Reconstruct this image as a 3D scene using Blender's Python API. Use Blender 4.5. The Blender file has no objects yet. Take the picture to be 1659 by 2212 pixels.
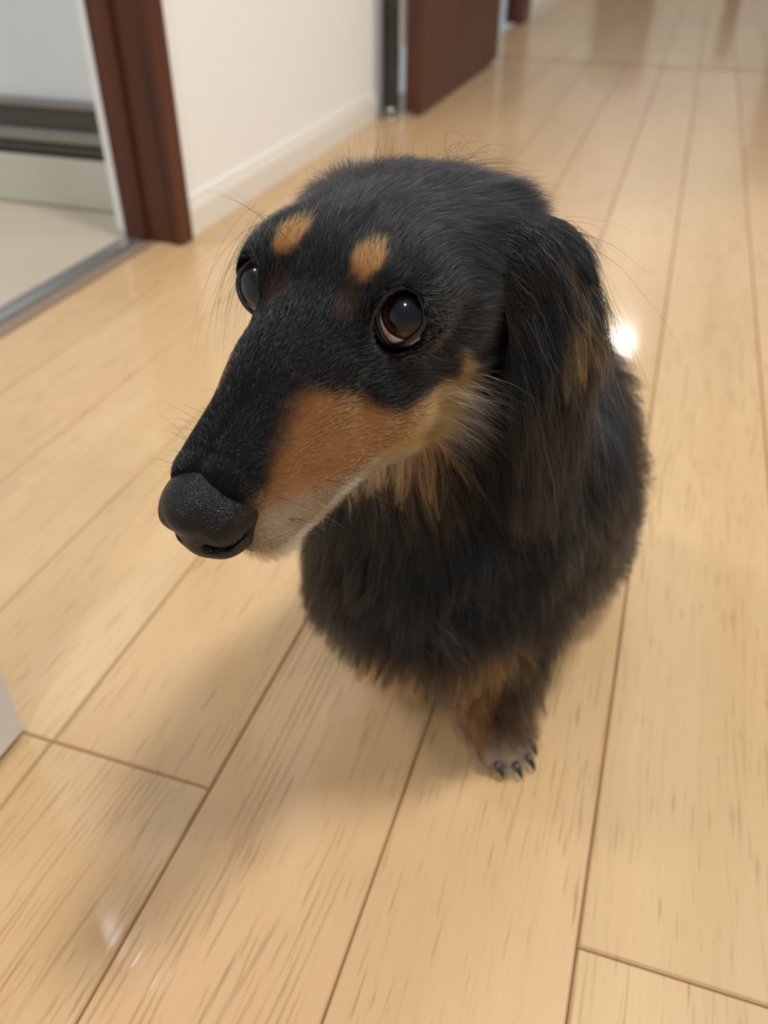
import bpy, bmesh, math
import numpy as np
from mathutils import Vector, Matrix
rng = np.random.default_rng(7)
S = bpy.context.scene
COL = S.collection

# ------------------------------------------------------------------ camera
H_CAM = 0.392
F_PX, PITCH, ROLL, YAW = 1794.6, 0.638938, -0.0043845, -0.31402788
_f = Vector((math.sin(YAW)*math.cos(PITCH), math.cos(YAW)*math.cos(PITCH), -math.sin(PITCH)))
_r = Vector((math.cos(YAW), -math.sin(YAW), 0)); _d = _f.cross(_r)
_c, _s = math.cos(ROLL), math.sin(ROLL)
_right = _c*_r + _s*_d; _down = -_s*_r + _c*_d
cam_d = bpy.data.cameras.new('camera'); cam = bpy.data.objects.new('camera', cam_d); COL.objects.link(cam)
cam.matrix_world = Matrix(((_right.x, -_down.x, -_f.x, 0), (_right.y, -_down.y, -_f.y, 0),
                           (_right.z, -_down.z, -_f.z, H_CAM), (0, 0, 0, 1)))
cam_d.sensor_fit = 'VERTICAL'; cam_d.sensor_height = 36.0; cam_d.sensor_width = 27.0
cam_d.lens = F_PX/2212*36.0
cam_d.clip_start = 0.01; cam_d.clip_end = 50
cam_d.dof.use_dof = True; cam_d.dof.focus_distance = 0.262
cam_d.dof.aperture_fstop = cam_d.lens/3.0            # a 3 mm aperture, as in a phone
S.camera = cam

# ------------------------------------------------------------------ world, lamps, exposure
W = bpy.data.worlds.new('world'); S.world = W; W.use_nodes = True
bg = W.node_tree.nodes['Background']; bg.inputs[0].default_value = (0.91, 0.95, 1.0, 1); bg.inputs[1].default_value = 0.36
def area(name, loc, target, size, power, col=(1, .975, .94), shape='DISK'):
    l = bpy.data.lights.new(name, 'AREA'); l.energy = power; l.color = col; l.shape = shape; l.size = size
    o = bpy.data.objects.new(name, l); COL.objects.link(o); o.location = loc
    o.rotation_euler = (Vector(target)-Vector(loc)).to_track_quat('-Z', 'Y').to_euler()
    return o
area('ceiling_lamp_light', (.50, 0.50, 2.28), (-.05, .3, 0), 0.30, 28)
area('ceiling_lamp_light', (-.12, 6.0, 2.28), (-.12, 6.0, 0), 0.26, 9)
area('wall_fill_light', (1.75, 1.25, 1.45), (-.6, 1.5, .45), 0.32, 13, (1, .99, .97))  # fill light added to brighten the left wall; no lamp known there
area('ceiling_lamp_light', (-.36, 2.45, 2.28), (-.36, 2.45, 0), 0.26, 6)
area('ceiling_lamp_light', (-1.27, 0.93, 2.28), (-1.0, .6, 0), 0.16, 2.2, (.93, .97, 1))
area('ceiling_lamp_light', (-1.9, 0.15, 2.28), (-1.6, .6, 0), 0.50, 20, (.93, .97, 1))  # invented second washroom lamp, added to brighten that room
area('ceiling_lamp_light', (0.1, -1.3, 2.28), (-.1, .2, 0.2), 0.38, 16)
S.view_settings.view_transform = 'Standard'; S.view_settings.look = 'None'
S.view_settings.exposure = 0.0; S.view_settings.gamma = 1.0; S.view_settings.use_curve_mapping = False
S.cycles.max_bounces = 6; S.cycles.diffuse_bounces = 3; S.cycles.glossy_bounces = 3; S.cycles.transmission_bounces = 4
S.cycles.sample_clamp_indirect = 4.0; S.cycles.use_denoising = True; S.cycles.caustics_reflective = False; S.cycles.caustics_refractive = False
try: S.cycles_curves.shape = 'RIBBONS'; S.cycles_curves.subdivisions = 2
except Exception: pass

# ------------------------------------------------------------------ helpers
def tag(o, label=None, cat=None, group=None, kind=None):
    for k, v in (('label', label), ('category', cat), ('group', group), ('kind', kind)):
        if v: o[k] = v
    return o
def obj(name, data, mat=None, parent=None):
    o = bpy.data.objects.new(name, data); COL.objects.link(o)
    if mat is not None: data.materials.append(mat)
    if parent is not None: o.parent = parent
    return o
def empty(name, loc=(0, 0, 0)):
    o = bpy.data.objects.new(name, None); COL.objects.link(o); o.location = loc; o.empty_display_size = .05
    return o
def mesh_np(name, v, f, smooth=True):
    me = bpy.data.meshes.new(name); me.from_pydata([tuple(map(float, x)) for x in v], [], [tuple(map(int, x)) for x in f])
    me.update()
    if smooth: me.polygons.foreach_set('use_smooth', [True]*len(me.polygons))
    return me
def box_bm(bm, x0, x1, y0, y1, z0, z1, bev=0.0):
    g = bmesh.ops.create_cube(bm, size=1)
    bmesh.ops.scale(bm, vec=(x1-x0, y1-y0, z1-z0), verts=g['verts'])
    bmesh.ops.translate(bm, vec=((x0+x1)/2, (y0+y1)/2, (z0+z1)/2), verts=g['verts'])
    if bev:
        ed = list({e for v in g['verts'] for e in v.link_edges})
        bmesh.ops.bevel(bm, geom=ed, offset=bev, segments=2, affect='EDGES', profile=.6)
def box(name, x0, x1, y0, y1, z0, z1, mat, parent=None, bev=0.0, loc=None):
    bm = bmesh.new(); box_bm(bm, x0, x1, y0, y1, z0, z1, bev)
    me = bpy.data.meshes.new(name); bm.to_mesh(me); bm.free()
    return obj(name, me, mat, parent)

class NT:
    """small node-tree helper"""
    def __init__(s, name):
        s.m = bpy.data.materials.new(name); s.m.use_nodes = True; s.t = s.m.node_tree; s.t.nodes.clear()
        s.out = s.n('ShaderNodeOutputMaterial'); 
    def n(s, typ, **kw):
        nd = s.t.nodes.new(typ)
        for k, v in kw.items():
            if k.startswith('i_'):
                key = k[2:]; key = int(key) if key.isdigit() else key.replace('_', ' ')
                if isinstance(v, bpy.types.NodeSocket): s.t.links.new(v, nd.inputs[key])
                else: nd.inputs[key].default_value = v
            else: setattr(nd, k, v)
        return nd
    def link(s, a, b): s.t.links.new(a, b)
    def ramp(s, fac, stops):
        r = s.n('ShaderNodeValToRGB'); s.link(fac, r.inputs[0]); e = r.color_ramp.elements
        while len(e) < len(stops): e.new(.5)
        for el, (p, c) in zip(e, stops): el.position = p; el.color = c if len(c) == 4 else (*c, 1)
        return r.outputs[0]
    def mix(s, fac, a, b, mode='MIX'):
        m = s.n('ShaderNodeMix', data_type='RGBA', blend_type=mode)
        for key, v in ((0, fac), (6, a), (7, b)):
            if isinstance(v, bpy.types.NodeSocket): s.link(v, m.inputs[key])
            else: m.inputs[key].default_value = v if key == 0 or len(v) == 4 else (*v, 1)
        return m.outputs[2]
    def math(s, op, a, b=0.0, c=0.0):
        m = s.n('ShaderNodeMath', operation=op)
        for k, v in enumerate((a, b, c)):
            if isinstance(v, bpy.types.NodeSocket): s.link(v, m.inputs[k])
            else: m.inputs[k].default_value = v
        return m.outputs[0]
    def done(s, sh): s.link(sh, s.out.inputs[0]); return s.m
def lin(r, g, b):
    return tuple(((c/255+.055)/1.055)**2.4 if c > 10 else c/255/12.92 for c in (r, g, b)) + (1,)
def plain(name, col, rough=.5, noise=0.0, scale=20, coat=0.0, bump=0.0, spec=.5):
    t = NT(name)
    tc = t.n('ShaderNodeTexCoord').outputs['Object']
    nz = t.n('ShaderNodeTexNoise', i_Vector=tc, i_Scale=scale, i_Detail=4.0)
    c = t.mix(nz.outputs[0], tuple(x*(1-noise) for x in col[:3]), tuple(min(1, x*(1+noise)) for x in col[:3]))
    p = t.n('ShaderNodeBsdfPrincipled', i_Base_Color=c, i_Roughness=rough, i_Coat_Weight=coat)
    p.inputs['Specular IOR Level'].default_value = spec
    if bump:
        b = t.n('ShaderNodeBump', i_Strength=bump, i_Distance=.001, i_Height=nz.outputs[0]); t.link(b.outputs[0], p.inputs['Normal'])
    return t.done(p.outputs[0])

# ------------------------------------------------------------------ materials of the room
def wood_floor():
    t = NT('oak_floor')
    tc = t.n('ShaderNodeTexCoord').outputs['Object']
    inf = t.n('ShaderNodeObjectInfo')
    rnd = inf.outputs['Random']
    off = t.n('ShaderNodeCombineXYZ', i_0=t.math('MULTIPLY', rnd, 7.0), i_1=t.math('MULTIPLY', rnd, 31.0), i_2=t.math('MULTIPLY', rnd, 13.0))
    pos = t.n('ShaderNodeVectorMath', operation='ADD', i_0=tc, i_1=off.outputs[0]).outputs[0]
    def st(sx, sy, scale, detail=3.0, dist=0.0, rough=.55):
        v = t.n('ShaderNodeVectorMath', operation='MULTIPLY', i_0=pos, i_1=(sx, sy, 1)).outputs[0]
        return t.n('ShaderNodeTexNoise', i_Vector=v, i_Scale=scale, i_Detail=detail, i_Distortion=dist, i_Roughness=rough).outputs[0]
    broad = st(9, 1.2, 1.0, 3.0)
    tone = t.ramp(broad, [(.3, lin(203, 168, 120)), (.7, lin(221, 189, 143))])
    tone = t.mix(t.math('MULTIPLY', rnd, .35), tone, lin(208, 160, 116))
    # growth lines: warped bands along the board
    warp = st(5, .8, 1.4, 2.0)
    x = t.n('ShaderNodeSeparateXYZ', i_0=pos)
    ph = t.math('ADD', t.math('MULTIPLY', x.outputs[0], 230.0), t.math('MULTIPLY', warp, 22.0))
    sn = t.math('SINE', t.math('MULTIPLY', ph, 6.283))
    lines = t.n('ShaderNodeMapRange', i_0=sn, i_1=.1, i_2=1.0, i_3=0.0, i_4=1.0).outputs[0]
    brk = t.n('ShaderNodeMapRange', i_0=st(150, 13, 1.0, 2.0), i_1=.48, i_2=.62).outputs[0]
    wide = t.n('ShaderNodeMapRange', i_0=st(10, 3, 1.0, 1.0), i_1=.35, i_2=.65).outputs[0]
    dash = t.math('MULTIPLY', t.math('MULTIPLY', lines, brk), wide)
    pores = t.n('ShaderNodeMapRange', i_0=st(600, 26, 1.0, 2.0), i_1=.60, i_2=.72).outputs[0]
    fine = st(420, 5, 1.0, 2.0)
    c = t.mix(t.math('MULTIPLY', fine, .35), tone, lin(188, 146, 100))
    c = t.mix(t.math('MULTIPLY', dash, .50), c, lin(142, 98, 60))
    c = t.mix(t.math('MULTIPLY', pores, .50), c, lin(140, 98, 62))
    hgt = t.math('ADD', t.math('MULTIPLY', dash, -.5), t.math('MULTIPLY', st(14, 14, 1.0, 2.0), .8))
    b = t.n('ShaderNodeBump', i_Strength=.25, i_Distance=.0004, i_Height=hgt)
    p = t.n('ShaderNodeBsdfPrincipled', i_Base_Color=c, i_Roughness=.42, i_Coat_Weight=.55, i_Coat_Roughness=.10)
    t.link(b.outputs[0], p.inputs['Normal']); t.link(b.outputs[0], p.inputs['Coat Normal'])
    p.inputs['Specular IOR Level'].default_value = .35
    return t.done(p.outputs[0])
def red_wood():
    t = NT('red_brown_wood')
    tc = t.n('ShaderNodeTexCoord').outputs['Object']
    v = t.n('ShaderNodeVectorMath', operation='MULTIPLY', i_0=tc, i_1=(60, 60, 2.5)).outputs[0]
    nz = t.n('ShaderNodeTexNoise', i_Vector=v, i_Scale=1.0, i_Detail=4.0, i_Distortion=.4).outputs[0]
    c = t.ramp(nz, [(.3, lin(64, 31, 17)), (.7, lin(98, 50, 29))])
    p = t.n('ShaderNodeBsdfPrincipled', i_Base_Color=c, i_Roughness=.5, i_Coat_Weight=.0)
    return t.done(p.outputs[0])
def wallpaper():
    t = NT('embossed_wallpaper')
    tc = t.n('ShaderNodeTexCoord').outputs['Object']
    nz = t.n('ShaderNodeTexNoise', i_Vector=tc, i_Scale=420.0, i_Detail=2.0).outputs[0]
    c = t.mix(nz, lin(245, 245, 240), lin(250, 250, 246))
    b = t.n('ShaderNodeBump', i_Strength=.4, i_Distance=.0006, i_Height=nz)
    p = t.n('ShaderNodeBsdfPrincipled', i_Base_Color=c, i_Roughness=.75); t.link(b.outputs[0], p.inputs['Normal'])
    return t.done(p.outputs[0])
M_OAK = wood_floor(); M_RED = red_wood(); M_WALL = wallpaper()
M_JOINT = plain('joint_brown', lin(96, 66, 42), .7)  # dark brown of the bed showing in the board joints
M_BASE = plain('cream_baseboard_vinyl', lin(238, 233, 222), .4, .03, 30)
M_WHITE = plain('cool_white_panel', lin(222, 225, 226), .35, .02, 8)
M_OFFW = plain('off_white_step', lin(200, 198, 182), .45, .04, 10)
M_ALU = plain('brushed_aluminium', lin(150, 148, 145), .3, .08, 60); 
M_GREY = plain('dark_grey_rail', lin(72, 70, 64), .35, .15, 30)
M_BLACK = plain('black_rubber_seal', lin(22, 21, 20), .5, .1, 40)
M_VINYL = plain('beige_vinyl_floor', lin(190, 176, 156), .45, .10, 5)
M_BOX = plain('white_laminate', lin(232, 233, 232), .4, .015, 12)
M_STEEL = plain('polished_steel', lin(200, 200, 198), .2, .05, 20)
for m_, v_ in ((M_ALU, .6), (M_STEEL, .9)):
    m_.node_tree.nodes['Principled BSDF'].inputs['Metallic'].default_value = v_

# ------------------------------------------------------------------ floor: single boards 101 mm wide
SW, X0 = .101, .0276
fl = box('floor', -1.05+.42, 2.6, -1.2, 9.2, -.03, -.0022, M_JOINT); tag(fl, 'pale oak strip floor of the corridor', None, None, 'structure')
def plank_mesh(w, l):
    g, c, d = .00035, .0010, .0014
    v = []; 
    for (ix, z) in ((g, -.006), (g, -d), (g+c, 0)):
        v += [(ix, ix, z), (w-ix, ix, z), (w-ix, l-ix, z), (ix, l-ix, z)]
    f = [(8, 9, 10, 11)]
    for k in (0, 4):
        for i in range(4):
            j = (i+1) % 4; f.append((k+i, k+j, k+4+j, k+4+i))
    return mesh_np('plank', v, f, False)
plank_cache = {}
def plank(x, y0, y1):
    key = round(y1-y0, 3)
    if key not in plank_cache:
        plank_cache[key] = plank_mesh(SW, y1-y0); plank_cache[key].materials.append(M_OAK)
    o = bpy.data.objects.new('plank', plank_cache[key]); COL.objects.link(o); o.parent = fl; o.location = (x, y0, 0)
for k in range(-6, 18):
    x = X0 + SW*k
    if k >= 0: cuts = [-1.1, .2087, 1.0+.06*((k*7) % 5) if k > 2 else 2.79, 2.79]
    elif k >= -2: cuts = [-1.1, -.45+.1*k, 2.79]
    else: cuts = [-1.1, .2315, 2.79]
    cuts = sorted(set(cuts)) + [4.61, 6.43, 8.25]
    for a, b in zip(cuts[:-1], cuts[1:]): plank(x, a, b)

SW_ = SW; SW = .084; plank_cache = {}
for a, b in ((-1.1, .2315), (.2315, 2.79), (2.79, 4.61), (4.61, 8.25)): plank(X0-.101*6-.084, a, b)
SW = SW_

box('joint_strip', -.634, 2.6, 2.785, 2.7955, -.003, .0004, M_JOINT, fl)

# ------------------------------------------------------------------ left wall and doorway
XW = -.634
def structure(o, label): return tag(o, label, None, None, 'structure')
wl = structure(box('wall_left', XW-.10, XW, 1.03, 1.915, 0, 2.4, M_WALL), 'off-white embossed wall between the two doorways')
wl2 = structure(box('wall_left', XW-.10, XW, 3.81, 9.2, 0, 2.4, M_WALL), 'off-white wall beyond the far dark door frame')
def baseboard(x, y0, y1, name='baseboard_left'):
    bm = bmesh.new()
    prof = [(0, 0), (.008, 0), (.008, .034), (.0065, .039), (.0065, .041), (.0045, .043), (.0045, .048), (.002, .052), (0, .053)]
    n = len(prof); vs = []
    for y in (y0, y1): vs += [bm.verts.new((x+p, y, z)) for p, z in prof]
    for i in range(n-1): bm.faces.new((vs[i], vs[i+1], vs[n+i+1], vs[n+i]))
    bm.faces.new(vs[:n][::-1]); bm.faces.new(vs[n:])
    me = bpy.data.meshes.new(name); bm.to_mesh(me); bm.free()
    return obj(name, me, M_BASE)
structure(baseboard(XW, 1.032, 1.875), 'cream baseboard with a stepped top edge under the white wall')
structure(baseboard(XW, 3.815, 9.2), 'cream baseboard past the far door frame')
# red-brown casing of the near doorway: jamb facing the opening, casing lip on the corridor side
jam = structure(box('door_1', -.712, -.626, 1.004, 1.034, 0, 2.05, M_RED, bev=.002), 'red-brown wooden jamb of the doorway to the washroom')
box('casing', -.632, -.6195, 1.000, 1.032, 0, 2.05, M_RED, jam, .0015)
box('stop_strip', -.698, -.674, .996, 1.005, 0, 2.05, M_RED, jam, .001)
box('lintel', -.712, -.626, .10, 1.004, 2.05, 2.09, M_RED, jam, .002)
sill = structure(box('trim_1', -.714, -.683, -.9, 1.004, -.002, .0035, M_ALU, bev=.0012), 'grey metal threshold strip between oak floor and beige vinyl')
box('edge_strip', -.683, -.6615, -.9, 1.003, -.002, .0018, plain('taupe_edge_strip', lin(140, 118, 98), .4, .05, 30), sill, .0006)
box('ridge', -.692, -.685, -.9, 1.003, .0030, .0058, M_STEEL, sill, .0008)
vf = structure(box('floor_washroom', -2.6, -.71, -.9, 1.35, -.03, -.001, M_VINYL), 'beige vinyl floor of the washroom')
# bath unit: step, rail, sliding door panel at an angle to the corridor
bath = empty('wall_bath', (-.80, 1.10, 0)); structure(bath, 'bath unit front with off-white step, dark grey rails and white door panel')
box('step', -1.9, -.765, 1.10, 1.135, 0, .073, M_OFFW, bath, .004).matrix_parent_inverse = bath.matrix_world.inverted()
YB = 1.115
for nm, y0, z0, z1, mt in (('seal', 1.112, .073, .080, M_BLACK), ('rail', 1.100, .080, .091, M_GREY), ('seal', 1.113, .091, .095, M_BLACK),
                           ('rail', 1.098, .095, .112, M_ALU), ('door_bottom_frame', 1.106, .112, .142, M_GREY), ('rail', 1.102, .142, .151, M_ALU)):
    box(nm, -1.9, -.765, y0, 1.14, z0, z1, mt, bath, .0015)
box('door_panel', -1.9, -.785, 1.113, 1.13, .151, 2.0, M_WHITE, bath, .001)
box('door_stile', -.785, -.765, 1.108, 1.135, .151, 2.0, M_OFFW, bath, .003)
for c_ in bath.children: c_.matrix_parent_inverse = Matrix.Translation((.80, -1.10, 0))
structure(box('wall_washroom', -.745, -.712, 1.035, 1.35, 0, 2.4, M_WALL), 'narrow cream wall return behind the red-brown jamb')
structure(baseboard(0, 0, .001, 'trim_2'), 'cream corner bead of the washroom wall').location = (-.78, 1.098, 0)

# far doorway: grey frame, open red-brown door leaf, dark frame beyond
M_PGREY = plain('pale_grey_paint', lin(172, 175, 180), .4, .03, 20)
fr = structure(box('trim_3', -.652, -.624, 1.862, 1.897, 0, 2.05, M_PGREY, bev=.003), 'grey metal door frame at the end of the white wall')
box('rebate', -.66, -.628, 1.897, 1.925, 0, 2.05, M_GREY, fr); box('inner_lip', -.640, -.600, 1.925, 1.945, 0, 2.05, M_GREY, fr, .003)
d2 = structure(box('door_2', -.578, -.540, 1.914, 2.72, .008, 2.03, M_RED, bev=.0025), 'red-brown wooden door leaf standing open along the corridor wall')
bm = bmesh.new(); box_bm(bm, -.540, -.537, 2.0, 2.63, .99, 1.0); me = bpy.data.meshes.new('groove'); bm.to_mesh(me); bm.free()
obj('lever_plate', me, M_STEEL, d2)
for z in (.18, 1.0, 1.8):
    bm = bmesh.new(); bmesh.ops.create_cone(bm, cap_ends=True, segments=16, radius1=.008, radius2=.008, depth=.09, matrix=Matrix.Translation((-.585, 1.908, z)))
    me = bpy.data.meshes.new('hinge'); bm.to_mesh(me); bm.free(); obj('hinge', me, M_STEEL, d2)
dk = structure(box('door_3', -.70, -.636, 3.62, 3.81, 0, 2.05, plain('dark_brown_wood', lin(66, 34, 24), .35, .2, 20), bev=.003), 'dark brown door frame beyond the open door')
box('stop_strip', -.66, -.628, 3.60, 3.625, 0, 2.05, M_RED, dk, .002)
# door stopper: little steel dome on a base on the boards
st = empty('door_stopper', (-.597, 1.872, 0)); tag(st, 'small shiny steel door stopper on the floor by the red-brown door', 'door stopper')
def lathe(name, prof, mat, parent, seg=24):
    v, f = [], []
    for r, z in prof:
        for k in range(seg): a = 2*math.pi*k/seg; v.append((r*math.cos(a), r*math.sin(a), z))
    for i in range(len(prof)-1):
        for k in range(seg):
            k2 = (k+1) % seg; f.append((i*seg+k, i*seg+k2, (i+1)*seg+k2, (i+1)*seg+k))
    f.append(tuple(range(seg))[::-1]); f.append(tuple(range((len(prof)-1)*seg, len(prof)*seg)))
    return obj(name, mesh_np(name, v, f), mat, parent)
lathe('base', [(.013, 0), (.013, .003), (.010, .005), (.005, .006)], M_STEEL, st)
lathe('dome', [(.005, .006), (.0085, .008), (.011, .013), (.0105, .019), (.007, .023), (.002, .0245)], M_STEEL, st)
lathe('rubber_ring', [(.0112, .011), (.0122, .0125), (.0122, .0145), (.0112, .016)], M_BLACK, st)
# far wall: only its mirror image in the varnish shows
wf = structure(box('wall_far', -.634, 2.6, 6.7, 6.8, 0, 2.4, M_WALL), 'off-white wall at the far end, mirrored in the floor varnish')
box('door_panel', -.74+.12, -.28, 6.2, 6.24, 0, .60, M_RED, wf, .003); box('post', .12, .20, 5.6, 5.66, 0, .36, M_RED, wf, .003)  # unseen brown boards, added for the bands they mirror in the varnish
box('door_panel', .34, .80, 4.6, 4.64, 0, .75, M_RED, wf, .003)  # another unseen board, added for its mirror band

# white low cabinet corner at the left edge, over a black strip standing in for the shade beneath
cb = empty('cabinet', (-.293, .231, 0)); tag(cb, 'white laminate cabinet corner standing on the floorboards at the left edge', 'cabinet')
def child_box(*a, **k):
    o = box(*a, **k); o.matrix_parent_inverse = Matrix.Translation(-o.parent.location); return o
child_box('side_panel', -.311, -.293, -.55, .231, .004, .34, M_BOX, cb, .0008)
child_box('back_panel', -.62, -.311, .213, .231, .004, .34, M_BOX, cb, .0008)
child_box('cabinet_top', -.622, -.2915, -.552, .2325, .34, .358, M_BOX, cb, .001)
child_box('gap_shade', -.60, -.2985, -.54, .222, 0, .004, M_BLACK, cb)

# ------------------------------------------------------------------ the dog: head frame (metres; f = towards the nose, l = the dog's left, u = up)
E0 = np.array([-.0999, .2414, .2856])
HF = np.array([-.2027, -.9561, -.2008]); HF /= np.linalg.norm(HF)
HU = np.array([-.066, -.189, .9747]); HU -= HU@HF*HF; HU /= np.linalg.norm(HU)
HL = np.cross(HU, HF)
HB = np.array([HF, HL, HU])                        # rows
def hw(f, l, u): return E0 + (np.array([f, l, u])*.01)@HB      # head centimetres -> world
def to_head(p): return (p-E0)@HB.T*100
def unit(v): return v/np.maximum(np.linalg.norm(v, axis=-1, keepdims=True), 1e-9)

def smin(a, b, k):
    h = np.clip(.5+.5*(b-a)/k, 0, 1); return b+(a-b)*h-k*h*(1-h)
def smax(a, b, k): return -smin(-a, -b, k)
def ell(p, c, r, B=None):
    q = p-np.asarray(c)
    if B is not None: q = q@B.T
    r = np.asarray(r); k0 = np.linalg.norm(q/r, axis=-1); k1 = np.linalg.norm(q/(r*r), axis=-1)
    return k0*(k0-1)/np.maximum(k1, 1e-9)
def rcone(p, a, b, ra, rb):
    a = np.asarray(a); b = np.asarray(b); ab = b-a
    t = np.clip((p-a)@ab/(ab@ab), 0, 1)
    return np.linalg.norm(p-a-t[..., None]*ab, axis=-1)-(ra+(rb-ra)*t)
EYE_R = 1.10
def eye_geo(side):
    """eyeball centre and gaze, in head centimetres"""
    corn = np.array([0.0, 3.0*side, 0.0])
    if side > 0: gaze = np.array([.680, .500, .540])
    else: gaze = np.array([.82, .10, .56])
    gaze = gaze/np.linalg.norm(gaze)
    opening = np.array([.82, .28, .46]) if side > 0 else np.array([.84, -.06, .48]); opening /= np.linalg.norm(opening)
    return (np.array([-.85, 2.62, -.50]) if side > 0 else np.array([-.80, -2.78, -.50])), gaze, opening
def lid_frame(side):
    c, g, z = eye_geo(side)
    fwd = np.array([.93, 0, -.36]); x = fwd-fwd@z*z; x /= np.linalg.norm(x)     # towards the inner corner
    y = np.cross(z, x)*(1 if side > 0 else -1); y = y if y[2] > 0 else -y
    return c, x, y, z
def head_sdf(q):
    """q in head centimetres"""
    a = np.abs(q[..., 1:2]); m = np.concatenate([q[..., :1], a, q[..., 2:]], -1)       # mirrored
    d = ell(q, (-4.3, 0, -1.15), (4.6, 3.8, 2.55))
    d = smin(d, ell(m, (-5.7, 2.3, -.7), (2.1, 2.0, 1.7)), 1.2)
    d = smin(d, ell(q, (-2.8, 0, -.42), (3.2, 3.95, 2.35)), 1.0)                          # forehead
    d = smin(d, ell(m, (-3.9, 2.2, -2.3), (3.1, 2.0, 2.4)), 1.4)                       # cheek muscle
    d = smin(d, ell(m, (-1.35, 2.4, .25), (1.8, 1.45, 1.15)), 1.0)                         # brow
    d = smin(d, ell(m, (-.95, 2.55, -.55), (1.35, 1.38, 1.38)), .6)                      # orbit
    d = smin(d, ell(m, (-1.9, 1.7, -3.7), (3.4, 1.75, 2.5)), 1.0)                        # jaw muscle and cheek
    mz = ell(q, (1.3, 0, -1.7), (3.2, 2.3, 1.9))
    mz = smin(mz, rcone(m, (1.0, .55, -1.65), (6.6, .42, -2.40), 1.75, 1.16), .8)
    mz = smin(mz, rcone(m, (.6, 1.50, -3.55), (6.2, .85, -4.05), 1.6, 1.15), .8)          # lips
    d = smin(d, mz, 1.2)
    jaw = rcone(m, (-2.6, .8, -5.3), (4.9, .2, -5.1), 1.9, .80)
    d = smin(d, jaw, .22)
    return d
LEGS = ((1, -.049, -.042, -.041, .80, -.60, .325), (-1, -.100, -.098, -.096, -.2, -.98, .395))
def body_sdf(p):
    q = (p-E0)@HB.T*100
    d = head_sdf(q)*.01
    d = smin(d, rcone(p, hw(-5.3, 0, -2.9), (-.088, .335, .200), .035, .044), .02)
    d = smin(d, rcone(p, hw(-4.2, 0, -4.6), (-.086, .325, .175), .030, .048), .02)
    d = smin(d, ell(p, (-.080, .328, .113), (.059, .053, .066)), .03)
    d = smin(d, rcone(p, (-.060, .375, .165), (-.054, .450, .108), .062, .062), .04)
    d = smin(d, ell(p, (-.052, .395, .105), (.056, .060, .055)), .03)
    for s in (1, -1):
        d = smin(d, ell(p, (-.055+.050*s, .455, .055), (.026, .050, .045)), .02)
        d = smin(d, rcone(p, (-.055+.035*s, .465, .013), (-.055+.035*s, .420, .012), .013, .012), .012)
    # forelegs
    for s, sx, ex, px, dx, dy, y0 in LEGS:
        d = smin(d, rcone(p, (sx, .335, .100), (ex, y0, .045), .029, .0175), .02)
        d = smin(d, rcone(p, (ex, y0, .045), (px, y0-.008, .016), .0180, .0150), .01)
        t = np.array([dx, dy, 0]); nrm = np.array([-dy, dx, 0]); base = np.array([px, y0-.010, .0125])
        d = smin(d, rcone(p, base, base+t*.011-np.array([0, 0, .002]), .0145, .0120), .008)
        for k, (off, ln) in enumerate(((-.0115, .020), (-.004, .026), (.0045, .026), (.0118, .019))):
            d = smin(d, rcone(p, base+nrm*off*.8+t*.008, base+nrm*off*1.1+t*ln-np.array([0, 0, .0055]), .0065, .0056), .0025)
    d = smax(d, -(p[..., 2]-.0008), .001)
    for side in (1, -1):                                                             # eye openings
        c, x, y, z = lid_frame(side); B = np.array([x, y, z])
        d = smax(d, -ell(q, c+z*.9+x*.20, (1.17, .80, 1.25), B)*.01, .0012)
        d = smax(d, -(np.linalg.norm(q-c, axis=-1)-EYE_R-.01)*.01, .0005)
    return d
def grad(sdf, p, e=4e-4):
    g = np.stack([sdf(p+np.eye(3)[k]*e)-sdf(p-np.eye(3)[k]*e) for k in range(3)], -1)/(2*e)
    return g
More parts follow.
